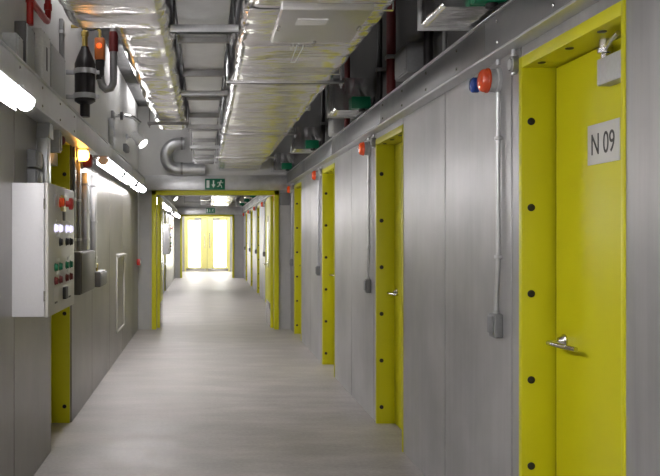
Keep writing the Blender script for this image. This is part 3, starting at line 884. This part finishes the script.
# uprights beyond the door
def upright(name, ua, ub, z0, z1, dep, mat, label, cat):
    root = empty(name, (XL, U((ua+ub)/2), z0)); w = U(ub-ua)/2
    MB().box(0, dep, -w, w, 0, z1-z0, .004).build('channel', M[mat], root)
    for zz in (.1, (z1-z0)/2, z1-z0-.1): MB().box(-.001, dep+.004, -w-.012, w+.012, zz-.012, zz+.012, .002).build('clip', M['galv'], root)
    return tag(root, label, cat)
upright('trunking_upright', 8.98, 9.15, 1.42, 2.12, .05, 'galv', 'steel trunking upright under the glowing orange beacon', 'cable trunking')
upright('conduit_pipe', 8.36, 8.41, 1.42, 2.2965, .022, 'galvd', 'thin grey conduit just past the left door frame', 'conduit')
upright('conduit_pipe', 8.66, 8.74, 1.42, 2.2965, .026, 'galvd', 'grey conduit between the thin conduit and the steel upright', 'conduit')
upright('trunking_upright', 9.66, 9.80, 1.24, 2.14, .05, 'galv', 'steel trunking upright under the dark red sounder', 'cable trunking')
simple_box_thing('terminal_box', XL-.001, XL+.055, U(8.45), U(9.5), 1.05, 1.415, 'dgrey', 'dgrey', 1, 'dull grey terminal box below the steel uprights on the left wall', 'box')
simple_box_thing('socket_box', XL-.001, XL+.085, U(9.75), U(10.35), 1.05, 1.20, 'dgrey', 'grey', 1, 'grey socket box beside the terminal box on the left wall', 'socket')
root = empty('valve', (XL, U(9.95), 1.201)); MB().cyl((.03, 0, 0), (.03, 0, .05), .012, n=12).build('stem', M['brass'], root); MB().lathe((.03, 0, .05), (0, 0, 1), [(0, .016), (.02, .016), (.025, .01)], 12).build('cap', M['brass'], root)
tag(root, 'small brass valve standing on the left socket box', 'valve')
# pale hatch frame
root = empty('hatch_panel', (XL-.001, U(13.0), .33)); a, b, h = -U(.55), U(.55), .99
m = MB().box(0, .02, a, a+.03, 0, h, .003).box(0, .02, b-.03, b, 0, h, .003).box(0, .02, a, b, 0, .03, .003).box(0, .05, a, b, h-.035, h, .004)
m.build('frame', M['offwhite'], root); MB().box(0, .006, a+.028, b-.028, .028, h-.03).build('cover', M['wallL'], root, smooth=False)
tag(root, 'tall pale framed hatch low on the left wall', 'hatch')
# red call point with conduit
Yc, zc = PL(139, 262, XL+.03)
root = empty('call_point', (XL, Yc, zc)); MB().box(-.001, .05, -.065, .065, -.05, .05, .006).build('body', M['red'], root)
MB().box(.05, .054, -.045, .045, -.03, .03, .002).build('window', M['signwhite'], root)
MB().tube([(.02, 0, .049), (.02, 0, 2.2965-zc)], .010, 10).build('conduit', M['galv'], root)
tag(root, 'red fire call point at the end of the left wall', 'call point')
# another in the far section
c = copy_tree(root); c.location = (XL, U(29.6), zc); tag(c, 'red fire call point on the left wall beyond the first portal', 'call point')

# white spot lamps on the wall above the trunking
def make_spot():
    root = empty('spot_lamp')
    MB().lathe((0, 0, 0), (1, 0, 0), [(0, .035), (.02, .035), (.024, .02)], 16).build('wall_rose', M['white'], root)
    MB().tube([(.02, 0, 0), (.06, 0, .0), (.09, -.01, -.005)], .010, 10).build('arm', M['white'], root)
    ax = Vector((.62, -.35, -.62)).normalized()
    p = Vector((.075, -.005, .035))
    MB().lathe(p, ax, [(0, .030), (.01, .042), (.10, .047), (.11, .060), (.175, .066), (.180, .060)], 22).build('head', M['spotwhite'], root)
    MB().lathe(p+ax*.180, ax, [(0, .056), (.003, .05)], 22).build('lens', M['spotlit'], root)
    return root
Ys, zs = PL(126, 137, XL)
sp = make_spot(); sp.location = (XL, Ys, zs); sp.scale = (1.3, 1.3, 1.3); tag(sp, 'white spot lamp on the left wall above the tube lights', 'lamp', 'white spot lamps')
o = copy_tree(sp); o.location = (XL, U(29.5), 2.75); tag(o, 'white spot lamp far off on the left wall beyond the first portal', 'lamp', 'white spot lamps')
simple_box_thing('junction_box', XL-.001, XL+.05, U(13.5), U(13.9), 2.70, 2.80, 'grey', 'grey', 1, 'small grey box just below the white spot lamp', 'junction box')
upright('conduit_pipe', 11.45, 11.7, 2.50, 2.90, .06, 'galv', 'short steel upright standing on the left trunking before the spot lamp', 'conduit')

# boxes on top of the left trunking, near
Z0 = 2.4985
simple_box_thing('control_box', XL-.001, XL+.066, U(5.8), U(6.08), Z0, 2.80, 'dgrey', 'lgrey', 1, 'dark grey box, first on the near left trunking below the red pipe', 'box', 'boxes on the left trunking')
simple_box_thing('control_box', XL-.001, XL+.08, U(5.45), U(5.62), Z0, 2.66, 'lgrey', 'lgrey', 1, 'small light grey box, nearest on the left trunking', 'box', 'boxes on the left trunking')
simple_box_thing('control_box', XL-.001, XL+.075, U(6.33), U(6.62), Z0, 2.87, 'spotwhite', 'spotwhite', 1, 'white box with a slot on the left trunking, below the red pipe', 'box', 'boxes on the left trunking')
wb = C.objects[[o.name for o in C.objects if o.get('label', '').startswith('white box with a slot')][0]]
MB().box(.045, .048, -.02, .02, .12, .27, .001).build('slot', M['dgrey'], wb)
simple_box_thing('control_box', XL-.001, XL+.06, U(6.75), U(7.45), Z0, 2.87, 'lgrey', 'lgrey', 1, 'wide flat grey box on the left trunking beside the white one', 'box', 'boxes on the left trunking')
# red sprinkler pipe
root = empty('sprinkler_pipe', (XL+.07, 4.86, 2.82))
MB().tube([(0, 0, CEIL-2.82), (0, 0, -.02)], .021, 14).build('pipe', M['red'], root)
MB().tube([(0, .0, .135), (0, .48, .135), (0, .53, .142), (0, .55, .165), (0, .555, .20), (0, .555, CEIL-2.82)], .021, 14).build('branch', M['red'], root)
for y, zc in ((0, .115), (.555, .22)): MB().lathe((0, y, zc), (0, 0, 1), [(0, .027), (.04, .027)], 14).build('coupling', M['red'], root)
tag(root, 'bright red bent pipe at the top left corner', 'pipe')

# black insulated pipe vessel with clamps
X = XL+.15; Yv = X*F/(85-VX)
root = empty('insulated_pipe', (X, Yv, 2.4985))
m = MB().lathe((0, 0, .0), (0, 0, 1), [(0, .04), (.10, .04), (.11, .06), (.125, .083), (.42, .083), (.48, .062), (.54, .035), (.56, .03)], 26)
m.build('jacket', M['blackpipe'], root)
for z in (.145, .34):
    c = MB().lathe((0, 0, z), (0, 0, 1), [(0, .092), (.04, .092)], 26).box(-.155, -.08, -.02, .02, z, z+.032, .003).box(.085, .115, -.012, .012, z+.002, z+.030, .003)
    c.build('clamp', M['galv'], root)
m = MB().lathe((0, 0, .55), (0, 0, 1), [(0, .022), (.09, .022), (.10, .03), (.13, .03), (.14, .018), (.22, .018)], 16).tube([(0, 0, .76), (.01, 0, .80), (.0, 0, .84), (-.03, 0, .87), (-.148, 0, .87)], .014, 10)
m.build('fitting', M['brass'], root)['label'] = 'brass fitting'
tag(root, 'black insulated pipe with two steel clamps, above the left door', 'pipe')
upright('mounting_rail', 7.58, 7.68, 2.50, 3.2, .03, 'galvd', 'dull steel mounting rail behind the black insulated pipe', 'rail')
# orange actuator valve with pipe trap and red cap
X = XL+.24; Ya = X*F/(100-VX)
root = empty('valve_assembly', (X, Ya, 2.74))
p = [(0, 0, .27), (0, 0, .16), (.005, 0, .10), (.02, 0, .05), (.05, 0, .02), (.09, 0, .03), (.11, 0, .07), (.112, 0, .15), (.112, 0, .40), (.112, 0, CEIL-2.74)]
MB().tube(p, .032, 16).build('pipe_trap', M['galvd'], root)
MB().lathe((0, 0, .10), (0, 0, 1), [(0, .034), (.1, .034), (.12, .038), (.16, .038)], 16).build('flexible_joint', M['blackpipe'], root)
MB().box(-.04, .04, -.05, .05, .26, .44, .01).build('actuator', M['actuator'], root)['label'] = 'orange valve actuator'
MB().lathe((.0, -.05, .37), (0, -1, 0), [(0, .022), (.006, .022), (.010, .015)], 14).build('indicator', M['redlit'], root)
MB().lathe((.112, 0, .33), (0, 0, 1), [(0, .038), (.16, .038), (.165, .034)], 16).build('red_sleeve', M['darkred'], root)
MB().tube([(0, 0, .43), (0, 0, .50), (-.03, .0, .53), (-.09, 0, .54), (-.238, 0, .54)], .013, 10).build('branch_pipe', M['brass'], root)
tag(root, 'orange valve actuator on a bent grey pipe with a red sleeve', 'valve')
# loop of cable under the wide foil duct
pts = []
for k in range(25):
    a = math.radians(180+180*k/24)
    pts.append((.085*math.cos(a), 0.01*math.sin(2*a), .10+.085*math.sin(a)))
pts = [(-.085, 0, .30)] + pts + [(.085, 0, .30)]
o = MB().tube(pts, .004, 8).build('cable', M['black'], origin=None); o.location = (-.60, U(5.08)+.16, 2.62)
# cable hangs from the ceiling hook
o.data.transform(Matrix.Identity(4))
m = MB().tube([(.085, 0, .29), (.085, 0, CEIL-2.62)], .004, 8); h = m.build('cable_tail', M['black'], o)
tag(o, 'black cable loop hanging at the end of the wide left foil duct', 'cable')
# brown plate near the first portal, right side
simple_box_thing('terminal_box', 1.245, 1.40, Y_P1-.05, Y_P1+.001, 2.06, 2.27, 'grey', 'grey', -1, 'brown grey box on the cross wall right of the first portal', 'box')
# bracket cluster on the left cross-wall corner under the crumpled duct end
root = empty('pipe_bracket', (XL-.001, U(11.9), 2.98))
MB().box(0, .03, -.10, .10, -.05, .05, .004).build('wall_plate', M['galvd'], root)
MB().tube([(.03, 0, 0), (.18, 0, 0), (.26, 0, -.02), (.34, 0, -.09)], .022, 12).build('pipe', M['foil'], root)
MB().lathe((.10, 0, 0), (1, 0, 0), [(0, .05), (.03, .05), (.035, .03)], 16).build('valve_body', M['blackpipe'], root)
tag(root, 'short foil covered pipe on a wall bracket past the crumpled duct', 'pipe')

# ------------------------------------------------------------------ world, camera
w = bpy.data.worlds.new('World'); bpy.context.scene.world = w; w.use_nodes = True
w.node_tree.nodes['Background'].inputs['Color'].default_value = (.02, .02, .02, 1)

cam = bpy.data.cameras.new('Camera'); co = bpy.data.objects.new('Camera', cam); C.objects.link(co)
co.location = (0, 0, CAMZ); co.rotation_euler = (math.pi/2, 0, 0)
cam.sensor_fit = 'HORIZONTAL'; cam.sensor_width = 36; cam.lens = F/660*36
cam.shift_x = (330-VX)/660; cam.shift_y = (VY-238)/660
cam.clip_start = .05; cam.clip_end = 200
S = bpy.context.scene
S.camera = co
S.view_settings.view_transform = 'Standard'; S.view_settings.look = 'None'
S.view_settings.exposure = 1.55; S.view_settings.gamma = 1.0
S.view_settings.use_curve_mapping = False
